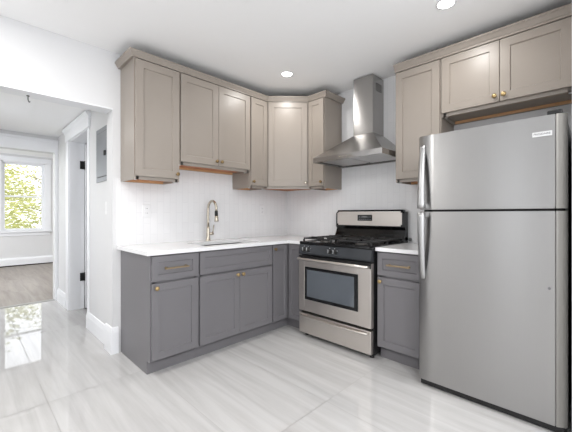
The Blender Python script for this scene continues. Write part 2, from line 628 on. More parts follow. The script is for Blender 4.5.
for nm, z0, z1, y in (('sash', WZ0 + .02, MZ + .02, 6.665), ('sash', MZ - .02, WZ1 - .025, 6.70)):
    b = MB()
    for x0, x1 in ((WX0 + .025, WX0 + .065), (WX1 - .065, WX1 - .025)):
        b.box(x0, x1, y, y + .03, z0, z1, .003)
    b.box(WX0 + .06, WX1 - .06, y, y + .03, z0, z0 + .04, .003)
    b.box(WX0 + .06, WX1 - .06, y, y + .03, z1 - .04, z1, .003)
    s = lw(b, nm, M['trim'])
    p = MB().box(WX0 + .06, WX1 - .06, y + .012, y + .016, z0 + .03, z1 - .03)
    lw(p, 'pane', M['glass'], s)

# ------------------------------------------------------------------ backsplash (tile skin on the two walls)
b = MB()
b.box(-2.075, -1.672, -.006, 0, .914, 1.49)
b.box(-1.672, -0.885, -.006, 0, .914, 1.645)
b.box(-0.885, -.006, -.006, 0, .914, 1.49)
structure('wall_backsplash_sink', b, M['picket'], 'glossy white picket tile backsplash above the sink counter')
b = MB()
b.box(-.006, 0, -0.865, 0, .914, 1.49)
b.box(-.006, 0, -1.652, -0.865, .60, H)
b.box(-.006, 0, -2.036, -1.652, .914, 1.49)
structure('wall_backsplash_stove', b, M['picket'], 'glossy white picket tile backsplash behind stove and hood')


# ------------------------------------------------------------------ hardware
KNOB = [(0.0085, 0), (0.0085, .002), (.006, .004), (.0055, .012), (.010, .015), (.0155, .019), (.0165, .023), (.0145, .027), (.008, .0295), (0, .030)]


def knob(x, z, y, parent, m=None, rot=None):
    b = MB().lathe(KNOB, (x, y, z), (0, -1, 0), 18)
    if rot is not None:
        bmesh.ops.transform(b.bm, matrix=rot, verts=b.bm.verts)
    return b.build('knob', m or M['brass'], parent)


def pull(xc, z, y, parent, ln=.19):
    b = MB()
    b.box(xc - ln / 2, xc + ln / 2, y - .034, y - .022, z - .006, z + .006, .0025)
    for s in (-1, 1):
        b.box(xc + s * (ln / 2 - .016) - .006, xc + s * (ln / 2 - .016) + .006, y - .026, y, z - .006, z + .006, .0015)
        b.box(xc + s * (ln / 2 - .016) - .009, xc + s * (ln / 2 - .016) + .009, y - .003, y, z - .009, z + .009, .001)
    return b.build('pull', M['pull'], parent)


# ------------------------------------------------------------------ base cabinets
CB = 0.884      # carcass top
TK = 0.10       # toe kick height
FD, DT = 0.61, 0.02


def base_carcass(w, side=None):
    b = MB()
    # side panels with the toe notch, floor, back, face frame
    for x0, x1 in ((0, .018), (w - .018, w)):
        b.prism([(0, 0), (0, CB), (-FD, CB), (-FD, TK), (-.545, TK), (-.545, 0)], x0, x1, 'x')
    b.box(.018, w - .018, -FD, 0, TK, TK + .018)
    b.box(.018, w - .018, -.012, 0, TK, CB)
    b.box(.018, w - .018, -FD, -FD + .019, CB - .045, CB)
    for x0, x1 in ((.018, .038), (w - .038, w - .018)):
        b.box(x0, x1, -FD, -FD + .019, TK, CB)
    b.box(.018, w - .018, -FD, -FD + .019, .665, .70)
    b.box(.018, w - .018, -FD, -FD + .019, TK, TK + .03)
    return b


def base_cabinet(name, label, loc, rz, w, kind):
    t = thing(name, label, 'cabinet', loc, rz, 'grey shaker base cabinets')
    base_carcass(w).build('carcass', M['grey'], t)
    MB().box(0.0, w, -.558, -.5455, 0, TK - .002).build('toe_kick', M['grey'], t)
    yb = -FD - .0005
    e = .009
    if kind == 'drawer':
        d = MB().shaker(e, w - e, .690, .874, yb, rail=.045).build('drawer', M['grey'], t)
        part_label(pull(w / 2 - .0, .780, yb - DT + .006, d), 'antique brass bar pull')
        d = MB().shaker(e, w - e, .112, .674, yb).build('door', M['grey'], t)
        part_label(knob(e + .030, .642, yb - DT, d), 'round brass knob')
    else:
        MB().shaker(e, w - e, .690, .874, yb, rail=.045).build('false_drawer_front', M['grey'], t)
        for k in (0, 1):
            x0, x1 = (e, w / 2 - .0015) if k == 0 else (w / 2 + .0015, w - e)
            d = MB().shaker(x0, x1, .112, .674, yb).build('door', M['grey'], t)
            knob(x1 - .028 if k == 0 else x0 + .028, .645, yb - DT, d)
    return t


base_cabinet('base_cabinet', 'narrow grey base cabinet with one drawer at the open end by the hall', (-2.045, -.003, 0), 0, .387, 'drawer')
base_cabinet('sink_base_cabinet', 'wide grey two-door base cabinet under the sink', (-1.657, -.003, 0), 0, .812, 'sink')
base_cabinet('base_cabinet', 'narrow grey base cabinet with drawer between stove and fridge', (-.003, -1.642, 0), -PI / 2, .384, 'drawer')
# corner cabinet (L-shaped)
X0C, Y1C = -0.844, -0.838
t = thing('corner_base_cabinet', 'L-shaped grey corner base cabinet between sink unit and stove', 'cabinet', (0, 0, 0), 0, 'grey shaker base cabinets')
b = MB()
b.prism([(X0C, -.003), (X0C, -FD), (-FD, -FD), (-FD, Y1C), (-.003, Y1C), (-.003, -.003)], TK, CB)
b.build('carcass', M['grey'], t)
b = MB().prism([(X0C, -.5455), (X0C, -.558), (-.558, -.558), (-.558, Y1C), (-.5455, Y1C), (-.5455, -.5455)], 0, TK - .001)
b.build('toe_kick', M['grey'], t)
d = MB().shaker(X0C + .006, -.636, .112, .874, -FD - .0005, rail=.045).build('door', M['grey'], t)
part_label(knob(X0C + .026, .835, -FD - DT, d, M['bronze']), 'dark bronze knob')
R90 = Matrix.Rotation(-PI / 2, 4, 'Z')
MB().shaker(.636, -Y1C - .006, .112, .874, -FD - .0005, rail=.045, rot=R90).build('door', M['grey'], t)

# ------------------------------------------------------------------ countertops, sink, tap
SX0, SX1, SY0, SY1 = -1.555, -0.935, -0.55, -0.20
CE = .648
b = MB()
zt, zb = .914, CB + .0005
ring = [(-2.077, -.007), (-2.077, -CE), (-CE, -CE), (-CE, -.842), (-.007, -.842), (-.007, -.007)]
# L-shaped slab split round the sink cut-out
def slab(mb, x0, x1, y0, y1):
    mb.box(x0, x1, y0, y1, zb, zt)
slab(b, -2.077, SX0, -CE, -.007)
slab(b, SX0, SX1, -CE, SY0)
slab(b, SX0, SX1, SY1, -.007)
slab(b, SX1, -CE, -CE, -.007)
b.prism([(-CE, -.007), (-CE, -.842), (-.007, -.842), (-.007, -.007)], zb, zt)
bmesh.ops.remove_doubles(b.bm, verts=b.bm.verts, dist=1e-5)
# drop the internal faces shared by two boxes
seen = {}
for f in list(b.bm.faces):
    k = tuple(round(c, 4) for c in f.calc_center_median())
    seen.setdefault(k, []).append(f)
kill = [f for fs in seen.values() if len(fs) > 1 for f in fs]
bmesh.ops.delete(b.bm, geom=kill, context='FACES')
tag(b.build('countertop', M['counter'], off=(-2.077, -.3, zb)), 'L-shaped white quartz countertop over the sink cabinets', 'countertop', 'white quartz countertops')
tag(MB().box(-CE, -.007, -2.032, -1.640, zb, zt, .002).build('countertop', M['counter'], off=(0, -1.84, zb)), 'short white countertop between stove and fridge', 'countertop', 'white quartz countertops')

t = thing('kitchen_sink', 'undermount stainless steel sink sunk in the white counter', 'sink', ((SX0 + SX1) / 2, (SY0 + SY1) / 2, CB))
b = MB()
hw, hd, dp, th = (SX1 - SX0) / 2 + .004, (SY1 - SY0) / 2 + .004, .21, .006
b.box(-hw, hw, -hd, hd, -dp, -dp + th)
b.box(-hw, -hw + th, -hd, hd, -dp, -.0005)
b.box(hw - th, hw, -hd, hd, -dp, -.0005)
b.box(-hw, hw, -hd, -hd + th, -dp, -.0005)
b.box(-hw, hw, hd - th, hd, -dp, -.0005)
b.build('basin', M['sink'], t)
MB().lathe([(.045, 0), (.045, .003), (.03, .004), (.028, .001), (0, .001)], (0, .05, -dp + th)).build('drain', M['nickel'], t)

t = thing('kitchen_tap', 'tall brushed nickel gooseneck tap behind the sink', 'tap', (-1.235, -.075, zt))
MB().lathe([(.027, 0), (.027, .006), (.020, .012), (.017, .05), (.016, .12), (.013, .14), (0, .14)], (0, 0, 0)).build('base', M['nickel'], t)
path = [(0, 0, .12), (0, 0, .20), (0, 0, .28)] + [(0, -.075 + .075 * math.cos(a), .325 + .078 * math.sin(a)) for a in [PI * k / 14 for k in range(0, 15)]] + [(0, -.150, .30)]
MB().tube(path, .0125, 14).build('spout', M['nickel'], t)
h_ = MB().lathe([(.013, 0), (.016, .012), (.017, .05), (0, .05)], (0, -.150, .305), (0, -.05, -1)).build('spray_collar', M['black'], t)
part_label(h_, 'black collar of the spray head')
MB().lathe([(.0165, 0), (.019, .03), (.022, .055), (.019, .06), (0, .06)], (0, -.1525, .256), (0, -.05, -1)).build('spray_head', M['nickel'], t)
b = MB().lathe([(.014, 0), (.014, .045), (.010, .05), (0, .05)], (.012, 0, .07), (1, 0, 0))
b.tube([(.05, 0, .07), (.056, -.004, .10), (.060, -.012, .16)], [.007, .006, .005], 10)
b.build('lever', M['nickel'], t)


# ------------------------------------------------------------------ wall cabinets
UT = 2.44
UD = 0.31


def upper_cabinet(name, label, loc, rz, w, z0, nd, hinge='L', metal=None, ledge=None):
    """local frame: x 0..w, front towards -y, drawn at real heights"""
    t = thing(name, label, 'cabinet', loc, rz, 'taupe shaker wall cabinets')
    b = MB()
    b.box(0, .016, -UD, 0, z0, UT)
    b.box(w - .016, w, -UD, 0, z0, UT)
    b.box(.016, w - .016, -UD, 0, UT - .018, UT)
    b.box(.016, w - .016, -.012, 0, z0, UT)
    b.box(.016, w - .016, -UD, -UD + .019, z0, z0 + .042)
    b.box(.016, w - .016, -UD, -UD + .019, UT - .05, UT)
    for x0, x1 in ((.016, .036), (w - .036, w - .016)):
        b.box(x0, x1, -UD, -UD + .019, z0, UT)
    b.build('carcass', M['taupe'], t)
    u = MB().box(.0165, w - .0165, -UD + .0195, -.0295, z0 + .022, z0 + .034)
    part_label(u.build('underside_panel', M['ply_grey'] if ledge else M['wood'], t), 'greyish raw underside' if ledge else 'raw brown plywood underside')
    for y0, y1 in ((-UD + .0195, -UD + .0305), (-.029, -.0125)):
        u = MB().box(.0165, w - .0165, y0, y1, z0 + .002, z0 + .022)
        part_label(u.build('hanging_rail', M['wood_tan'], t), 'raw tan wood rail')
    for x in (.0165, w - .0345):
        b = MB().box(x, x + .018, -UD + .031, -UD + .055, z0 - .001, z0 + .0215, .002)
        part_label(b.build('corner_block', M['plate'], t), 'small white corner block')
    e = .007
    yb = -UD - .0005
    for k in range(nd):
        x0 = e if k == 0 else w / 2 + .0015
        x1 = w - e if k == nd - 1 else w / 2 - .0015
        d = MB().shaker(x0, x1, z0 + .026, 2.418, yb, rail=min(.06, (x1 - x0) * .25)).build('door', M['taupe'], t)
        if nd == 2:
            kx = x1 - .026 if k == 0 else x0 + .026
        else:
            kx = x0 + .022 if hinge == 'R' else x1 - .022
        knob(kx, z0 + .066, yb - DT, d, metal or M['bronze'])
    return t


upper_cabinet('wall_cabinet', 'tall taupe wall cabinet at the left end beside the hall opening', (-2.047, -.003, 0), 0, .378, 1.463, 1)
upper_cabinet('wall_cabinet', 'shorter two-door taupe wall cabinet above the tap', (-1.669, -.003, 0), 0, .785, 1.620, 2)
upper_cabinet('wall_cabinet', 'narrow taupe wall cabinet between the two-door cabinet and the diagonal corner one', (-0.883, -.003, 0), 0, .241, 1.463, 1, 'R')
upper_cabinet('wall_cabinet', 'narrow taupe wall cabinet just left of the range hood', (-.003, -.642, 0), -PI / 2, .223, 1.463, 1, 'L')
upper_cabinet('wall_cabinet', 'tall taupe wall cabinet between range hood and fridge', (-.003, -1.655, 0), -PI / 2, .382, 1.463, 1)
upper_cabinet('wall_cabinet', 'wide two-door taupe cabinet above the fridge with brass knobs', (-.003, -2.038, 0), -PI / 2, .796, 1.957, 2, metal=M['brass'], ledge=True)
# diagonal corner cabinet
t = thing('corner_wall_cabinet', 'diagonal taupe corner wall cabinet with angled door', 'cabinet', (0, 0, 0), 0, 'taupe shaker wall cabinets')
z0 = 1.463
poly = [(-.641, -.001), (-.641, -UD), (-UD, -.641), (-.001, -.641), (-.001, -.001)]
b = MB()
b.prism(poly, z0 + .034, UT)
RD = Matrix.Rotation(-PI / 4, 4, 'Z')
mid = Vector(((-.641 - UD) / 2, (-.641 - UD) / 2, 0))
dw = (.641 - UD) * math.sqrt(2)
fr_ = MB()
fr_.box(-dw / 2 + .0, dw / 2, 0, .019, z0, z0 + .034)
bmesh.ops.transform(fr_.bm, matrix=Matrix.Translation(mid) @ RD, verts=fr_.bm.verts)
me_ = bpy.data.meshes.new('t'); fr_.bm.to_mesh(me_); fr_.bm.free(); b.bm.from_mesh(me_)
b.box(-.641, -.625, -UD, -.001, z0, z0 + .034)
b.box(-UD, -.001, -.641, -.625, z0, z0 + .034)
b.build('carcass', M['taupe'], t)
part_label(MB().prism([(-.60, -.03), (-.60, -.295), (-.295, -.60), (-.03, -.60), (-.03, -.03)], z0 + .022, z0 + .0335).build('underside_panel', M['wood'], t), 'raw orange plywood underside')
T = Matrix.Translation(mid) @ RD
d = MB().shaker(-dw / 2 + .018, dw / 2 - .018, z0 + .026, 2.418, -.0005, rail=.06, rot=T).build('door', M['taupe'], t)
knob(dw / 2 - .04, z0 + .066, -.0205, d, M['nickel'], T)

# crown moulding
prof = [(.0005, 2.425), (.0225, 2.425), (.0225, 2.434), (.026, 2.437), (.030, 2.443), (.040, 2.460), (.046, 2.464), (.046, 2.476), (-.015, 2.476), (-.015, 2.4405), (.0005, 2.4405)]
pa = [(-2.047, -.004), (-2.047, -UD), (-.641, -UD), (-UD, -.641), (-UD, -.867), (-.007, -.867)]
b = MB().sweep(pa, prof)
tag(b.build('crown_molding', M['taupe'], off=(-1.0, -.2, 2.44)), 'taupe crown molding along the sink-side wall cabinets', 'molding', 'taupe crown moldings')
pb = [(-UD, -1.653), (-UD, -2.836)]
prof = [(.0005, 2.425), (.0225, 2.425), (.0225, 2.440), (.027, 2.443), (.032, 2.452), (.044, 2.470), (.050, 2.474), (.050, 2.488), (-.015, 2.488), (-.015, 2.4405), (.0005, 2.4405)]
b = MB().sweep(pb, prof)
tag(b.build('crown_molding', M['taupe'], off=(-.2, -2.2, 2.44)), 'taupe crown molding above the fridge cabinets', 'molding', 'taupe crown moldings')

# ------------------------------------------------------------------ range hood
HY = -1.255
t = thing('range_hood', 'stainless steel chimney range hood above the stove', 'range hood', (0, HY, 1.70))
xb = -.008
hw, hx = .378, -.52
b = MB()
lip0, lip1 = 0.0, .048
# canopy: lip + slope to the chimney (local: y along wall, z from lip bottom)
cw, cx_, cz = .108, -.225, .275
cyo = -.015
def quadring(pts):
    return [b.bm.verts.new(p) for p in pts]
r0 = quadring([(xb, -hw, lip0), (hx, -hw, lip0), (hx, hw, lip0), (xb, hw, lip0)])
r1 = quadring([(xb, -hw, lip1), (hx, -hw, lip1), (hx, hw, lip1), (xb, hw, lip1)])
r2 = quadring([(xb, cyo - cw, cz), (cx_, cyo - cw, cz), (cx_, cyo + cw, cz), (xb, cyo + cw, cz)])
ri = quadring([(xb - .015, -hw + .015, lip0), (hx + .015, -hw + .015, lip0), (hx + .015, hw - .015, lip0), (xb - .015, hw - .015, lip0)])
rj = quadring([(xb - .015, -hw + .015, lip0 + .03), (hx + .015, -hw + .015, lip0 + .03), (hx + .015, hw - .015, lip0 + .03), (xb - .015, hw - .015, lip0 + .03)])
fs = []
for a, c in ((r0, r1), (r1, r2), (ri, r0), (rj, ri)):
    for k in range(4):
        fs.append(b.bm.faces.new((a[k], a[(k + 1) % 4], c[(k + 1) % 4], c[k])))
fs.append(b.bm.faces.new(r2))
fs.append(b.bm.faces.new(rj))
bmesh.ops.recalc_face_normals(b.bm, faces=fs)
add_uv(b.build('canopy', M['hood'], t))
ch = MB().box(cx_, xb, cyo - cw, cyo + cw, cz + .0005, H - 1.70 - .012, .002).build('chimney', M['hood'], t)
add_uv(ch)
v = MB()
for k in range(5):
    v.box(cx_ + .06, cx_ + .17, cyo - cw - .0012, cyo - cw + .002, .70 + k * .016, .707 + k * .016)
v.build('vent_slot', M['black'], ch)
for k in (-1, 1):
    f_ = MB().box(hx + .05, xb - .06, k * .17 - .16, k * .17 + .16, .012, .028, .003)
    for j in range(9):
        f_.box(hx + .07 + j * .045, hx + .085 + j * .045, k * .17 - .14, k * .17 + .14, .009, .012)
    f_.build('grease_filter', M['steel'], t)
for k in range(4):
    MB().lathe([(.006, 0), (.006, .005), (0, .006)], (hx, -.06 + .04 * k, .024), (-1, 0, 0), 10).build('control_button', M['nickel'], t)
for k in (-1, 1):
    MB().lathe([(.022, 0), (.022, .006), (0, .006)], (hx + .032, k * .25, .020), (0, 0, -1), 14).build('hood_lamp', M['plate'], t)
part_label(MB().box(-.075, -.045, -hw - .012, -hw, .018, .046, .002).build('bracket', M['black'], t), 'small black clip on the hood end')

# ------------------------------------------------------------------ gas range
SY, SW = -1.24, .79
t = thing('gas_range', 'stainless and black freestanding gas range under the hood', 'stove', (0, SY, 0))
hw = SW / 2
FXs = -.70            # door front
b = MB()
b.box(-.655, -.02, -hw, hw, .035, .895)
b.build('body', M['black'], t)
for sx in (-.62, -.06):
    for sy in (-1, 1):
        MB().lathe([(.018, 0), (.018, .012), (.012, .016), (.012, .036), (0, .036)], (sx, sy * (hw - .04), 0), (0, 0, 1), 12).build('foot', M['black'], t)
# cooktop: raised rim
b = MB().box(-.69, -.06, -hw, hw, .895, .913, .006)
for x0, x1, y0, y1 in ((-.69, -.66, -hw, hw), (-.09, -.06, -hw, hw), (-.69, -.06, -hw, -hw + .03), (-.69, -.06, hw - .03, hw)):
    b.box(x0, x1, y0, y1, .905, .922, .006)
b.build('cooktop', M['enamel'], t)
for sx in (-.53, -.24):
    for sy in (-.2, .2):
        bb = MB().lathe([(.055, 0), (.055, .008), (.042, .012), (.042, .018), (0, .018)], (sx, sy, .912))
        o = bb.build('burner', M['burner'], t)
        MB().lathe([(.036, 0), (.038, .006), (.034, .010), (0, .011)], (sx, sy, .9305)).build('burner_cap', M['iron'], o)
for s in (-1, 1):
    b = MB()
    y0, y1 = s * .2 - .165, s * .2 + .165
    x0, x1 = -.655, -.10
    zt0, zt1 = .943, .957
    r_ = .006
    for y in (y0, y1):
        b.box(x0, x1, y - r_, y + r_, zt0, zt1, .003)
    for x in (x0, (x0 + x1) / 2 - .006, x1):
        b.box(x - r_, x + r_, y0, y1, zt0, zt1, .003)
    for bxx in (-.53, -.24):
        for a in range(4):
            dx, dy = [(1, 0), (-1, 0), (0, 1), (0, -1)][a]
            px0, py0 = bxx + dx * .03, s * .2 + dy * .03
            px1 = bxx + dx * .13 if dx else bxx
            py1 = s * .2 + dy * .165 if dy else s * .2
            b.box(min(px0, px1) - r_, max(px0, px1) + r_, min(py0, py1) - r_, max(py0, py1) + r_, zt0 + .002, zt1 + .004, .003)
    for x in (x0, x1, (x0 + x1) / 2):
        for y in (y0, y1):
            b.box(x - .008, x + .008, y - .008, y + .008, .9125, zt0, .002)
    b.build('grate', M['iron'], t)
# control panel (front, sloped)
cp = MB().prism([(-.655, .80), (-.70, .80), (-.703, .812), (-.688, .893), (-.68, .8945), (-.655, .8945)], -hw, hw, 'y', .002)
# prism along y uses (x,z)
cpo = cp.build('control_panel', M['panel_black'], t)
nrm = Vector((-.981, 0, .185)).normalized()
for yy in (.303, .253, -.0, -.055):
    yk = yy + .0
    base = Vector((-.698, yk + .02, .85)) - nrm * .004
    k_ = MB().lathe([(.021, 0), (.021, .008), (.018, .010), (.017, .026), (.013, .029), (0, .029)], base, nrm, 18)
    o = k_.build('burner_knob', M['black'], cpo)
    g_ = MB().box(-.003, .003, -.0025, .0025, -.014, .014, .001)
    bmesh.ops.transform(g_.bm, matrix=Matrix.Translation(base + nrm * .0305), verts=g_.bm.verts)
    g_.build('pointer_mark', M['mark'], o)
    for a in (-70, 0, 70, 120):
        aa = math.radians(a)
        c = base + nrm * .006 + Vector((.185 * math.cos(aa) * .0, math.sin(aa) * .0285, math.cos(aa) * .0285))
        ms = MB().box(c.x - .002, c.x + .002, c.y - .002, c.y + .002, c.z - .0035, c.z + .0035)
        part_label(ms.build('dial_mark', M['mark'], cpo), 'white printed dial mark')
# oven door
d = MB()
zD0, zD1 = .258, .785
wy0, wy1, wz0, wz1 = -.275, .315, .372, .682
wy0, wy1 = -.270, .318
fr0 = (-.657, FXs)
d.box(FXs, -.656, -hw + .002, wy0, zD0, zD1, .004)
d.box(FXs, -.656, wy1, hw - .002, zD0, zD1, .004)
d.box(FXs, -.656, wy0 - .002, wy1 + .002, zD0, wz0, .004)
d.box(FXs, -.656, wy0 - .002, wy1 + .002, wz1, zD1, .004)
do = d.build('oven_door', M['steel_h'], t)
part_label(MB().box(FXs - .001, -.66, wy0, wy1, wz0, wz1, .002).build('window_border', M['enamel'], do), 'black border of the oven window')
part_label(MB().box(FXs - .0025, FXs - .0005, wy0 + .035, wy1 - .03, wz0 + .03, wz1 - .025, .0008).build('window_glass', M['glass_black'], do), 'dark oven window glass with room reflection lightened into its colour')
MB().box(FXs - .0015, -.657, -hw + .003, hw - .003, .742, .7855, .002).build('top_band', M['black'], do)
hb = MB()
pth = [(FXs - .005, -.375, .757), (FXs - .035, -.372, .758), (FXs - .048, -.34, .759)] + [(FXs - .052, -.34 + .68 * k / 8, .760) for k in range(1, 8)] + [(FXs - .048, .34, .759), (FXs - .035, .372, .758), (FXs - .005, .375, .757)]
hb.tube(pth, .0125, 12)
hb.build('handle', M['steel_h'], do)
# storage drawer with a lip handle
d = MB().box(-.698, -.656, -hw + .004, hw - .004, .045, .236, .006)
dr = d.build('storage_drawer', M['steel_h'], t)
hb = MB()
pth = [(-.699, -.36, .215), (-.712, -.355, .213), (-.719, -.30, .212), (-.722, -.15, .211), (-.723, 0, .211), (-.722, .15, .211), (-.719, .30, .212), (-.712, .355, .213), (-.699, .36, .215)]
hb.tube(pth, .0095, 10)
hb.build('handle', M['steel_h'], dr)
# backguard
b = MB()
b.prism([(-.02, .895), (-.115, .895), (-.118, .93), (-.085, .99), (-.070, 1.03), (-.085, 1.06), (-.085, 1.215), (-.075, 1.226), (-.02, 1.226)], -hw, hw, 'y')
cor = [e for e in b.bm.edges if all(v.co.z > 1.21 and abs(abs(v.co.y) - hw) < 1e-4 for v in e.verts)]
bmesh.ops.bevel(b.bm, geom=cor, offset=.018, segments=4, affect='EDGES')
bgd = b.build('backguard', M['enamel'], t)
b = MB().box(-.0905, -.084, -hw + .028, hw - .022, 1.068, 1.212)
cor = [e for e in b.bm.edges if abs(e.verts[0].co.x - e.verts[1].co.x) > .004]
bmesh.ops.bevel(b.bm, geom=cor, offset=.014, segments=4, affect='EDGES')
st = b.build('backguard_panel', M['steel_h'], bgd)
b = MB().box(-.093, -.089, -.055, .115, 1.116, 1.178, .002)
b.build('display', M['display'], bgd)
b = MB()
for r in range(2):
    for c in range(6):
        if r == 1 and c in (2, 3):
            continue
        b.box(-.0936, -.0925, -.040 + c * .025, -.027 + c * .025, 1.126 + r * .026, 1.133 + r * .026)
part_label(b.build('display_button', M['panel'], bgd), 'small pale buttons on the clock panel')
b = MB().box(-.0936, -.0925, .005, .060, 1.150, 1.166)
b.build('clock_window', M['leaf_green'] if False else M['fridge_side'], bgd)

# ------------------------------------------------------------------ fridge
FY0, FY1 = -2.822, -2.040
t = thing('refrigerator', 'tall stainless steel top-freezer refrigerator at the right', 'refrigerator', (0, (FY0 + FY1) / 2, 0))
hw = (FY1 - FY0) / 2
MB().box(-.675, -.05, -hw + .006, hw - .004, .03, 1.70, .004).build('body', M['fridge_side'], t)
for sx in (-.62, -.10):
    for sy in (-1, 1):
        MB().lathe([(.02, 0), (.02, .01), (.012, .014), (.012, .032), (0, .032)], (sx, sy * (hw - .06), 0), (0, 0, 1), 12).build('foot', M['black'], t)


def fridge_door(z0, z1):
    """slab with broad rounded vertical edges"""
    f0, bk = -.770, -.690
    pts = [(bk, hw), (-.742, hw)]
    for k in range(1, 7):
        a = PI / 2 * k / 6
        pts.append((-.742 - .026 * math.sin(a), hw - .016 + .016 * math.cos(a)))
    n = 8
    for k in range(0, n + 1):       # faint bow across the front
        s = k / n
        y = hw - .018 - (2 * hw - .067) * s
        pts.append((f0 - .0012 * math.sin(PI * s), y))
    pts.append((-.765, -hw + .0455))
    pts.append((bk, -hw + .0455))
    b = MB()
    b.prism(pts, z0, z1, 'z')
    for f in b.bm.faces:
        if abs(f.normal.z) < .5:
            f.smooth = True
    uv = b.bm.loops.layers.uv.new('UVMap')
    hor = [e for e in b.bm.edges if abs(e.verts[0].co.z - e.verts[1].co.z) < 1e-5]
    bmesh.ops.bevel(b.bm, geom=hor, offset=.005, segments=2, affect='EDGES')
    b.bm.normal_update()
    for f in b.bm.faces:
        f.smooth = abs(f.normal.z) < .01 and f.normal.x < -.05 and f.normal.y > -.3
        for l in f.loops:
            l[uv].uv = (l.vert.co.y, l.vert.co.z)
    rim = [e for e in b.bm.edges if len(e.link_faces) == 2 and e.link_faces[0].smooth != e.link_faces[1].smooth]
    bmesh.ops.split_edges(b.bm, edges=rim)
    return b


fz = fridge_door(1.214, 1.722).build('freezer_door', M['fridge'], t)
fd = fridge_door(.044, 1.200).build('fridge_door', M['fridge'], t)
for _d, z0, z1 in ((fz, 1.214, 1.722), (fd, .044, 1.200)):
    e_ = MB().prism([(-.690, -hw + .045), (-.766, -hw + .045), (-.763, -hw + .036), (-.748, -hw + .008), (-.738, -hw), (-.690, -hw)], z0, z1, 'z')
    part_label(e_.build('edge_trim', M['edge_grey'], _d), 'darker grey bevelled edge of the door')
part_label(MB().box(-.689, -.676, -hw + .012, hw - .010, .06, 1.69).build('door_gasket', M['black'], t), 'black door gasket')
MB().box(-.755, -.676, -hw + .012, hw - .012, .008, .040, .003).build('kick_grille', M['black'], t)
for z0, z1, up in ((1.222, 1.655, True), (.735, 1.194, False)):
    # bowed handle: stands off at the split, dies into the door at the far end
    n = 16
    b = MB()
    rows = []
    for k in range(n + 1):
        s = k / n                   # 0 at split, 1 at far end
        z = (z0 + (z1 - z0) * s) if up else (z1 - (z1 - z0) * s)
        off = .052 * math.cos(s * PI / 2) ** .8 + .004
        if s == 1:
            off = .004
        wd = .050 - .010 * s
        yl = hw - .012
        x = -.770 - off
        th_ = .016
        rows.append([b.bm.verts.new(p) for p in ((x - .0, yl - .006, z), (x - .006, yl - wd * .5, z), (x, yl - wd + .006, z), (x + th_ * .6, yl - wd, z), (x + th_, yl - wd + .006, z), (x + th_, yl - .006, z), (x + th_ * .6, yl, z))])
    fs = []
    for a, c in zip(rows, rows[1:]):
        for k in range(7):
            fs.append(b.bm.faces.new((a[k], a[(k + 1) % 7], c[(k + 1) % 7], c[k])))
    fs.append(b.bm.faces.new(rows[0])); fs.append(b.bm.faces.new(rows[-1]))
    bmesh.ops.recalc_face_normals(b.bm, faces=fs)
    for f in fs[:-2]:
        f.smooth = True
    zz = (z0, z0 + .03) if up else (z1 - .03, z1)
    b.box(-.820, -.768, hw - .05, hw - .02, zz[0], zz[1], .003)
    b.build('handle', M['handle_grey'], fz if up else fd)
bd = MB().box(-.7775, -.772, -.330, -.245, 1.608, 1.634, .001).build('badge', M['badge'], fz)
cu = bpy.data.curves.new('lettering', 'FONT')
cu.body = 'FRIGIDAIRE'
cu.size = .0145
cu.extrude = .0004
cu.align_x = 'CENTER'
cu.align_y = 'CENTER'
tmp = bpy.data.objects.new('lettering_text', cu)
COL.objects.link(tmp)
bpy.context.view_layer.update()
me_ = bpy.data.meshes.new_from_object(tmp)
bpy.data.objects.remove(tmp)
lt = bpy.data.objects.new('lettering', me_)
me_.materials.append(M['dark_text'])
COL.objects.link(lt)
lt.parent = bd
# text runs along -Y (left to right as seen), up = +Z, normal = -X
lt.matrix_local = Matrix(((0, 0, -1, -.7779), (-1, 0, 0, -.2875), (0, 1, 0, 1.621), (0, 0, 0, 1)))
part_label(MB().lathe([(.007, 0), (.007, .003), (0, .004)], (-.7715, -.318, .782), (-1, 0, 0), 12).build('screw_cap', M['fridge_side'], fd), 'small dark plug on the door')
part_label(MB().box(-.752, -.60, -hw + .02, -hw + .085, 1.7225, 1.748, .006).build('hinge_cover', M['black'], t), 'black hinge cover')

# ------------------------------------------------------------------ wall plates, panel, door, heater, hook
def outlet(name, label, loc, rz, cat='socket', switch=False, group=None):
    t = thing(name, label, cat, loc, rz, group)
    MB().box(-.037, .037, -.006, 0, -.058, .058, .003).build('cover_plate', M['plate'], t)
    if switch:
        MB().box(-.016, .016, -.0085, -.006, -.032, .032, .002).build('rocker', M['plate'], t)
    else:
        for z in (-.021, .021):
            f_ = MB().box(-.016, .016, -.008, -.006, z - .015, z + .015, .003).build('outlet_face', M['plate'], t)
            s_ = MB().box(-.007, -.0045, -.0084, -.0075, z - .005, z + .005).box(.0045, .007, -.0084, -.0075, z - .005, z + .005)
            s_.build('slot', M['black'], f_)
    return t


outlet('wall_outlet', 'white outlet on the backsplash left of the tap', (-1.83, -.0065, 1.215), 0, group='backsplash outlets')
outlet('wall_outlet', 'white outlet on the backsplash near the room corner', (-.45, -.0065, 1.232), 0, group='backsplash outlets')
outlet('light_switch', 'white light switch on the hall wall below the grey breaker panel', (HX - .0005, .246, 1.24), -PI / 2, 'switch', True)
t = thing('power_plug', 'grey plug in the wall just above the short counter', 'plug', (-.0065, -1.655, .952), -PI / 2)
MB().box(-.022, .022, -.005, 0, -.03, .03, .003).build('cover_plate', M['plate'], t)
MB().lathe([(.016, 0), (.016, .014), (.011, .024), (0, .024)], (0, -.0051, -.008), (0, -1, 0), 14).build('plug_body', M['fridge_side'], t)

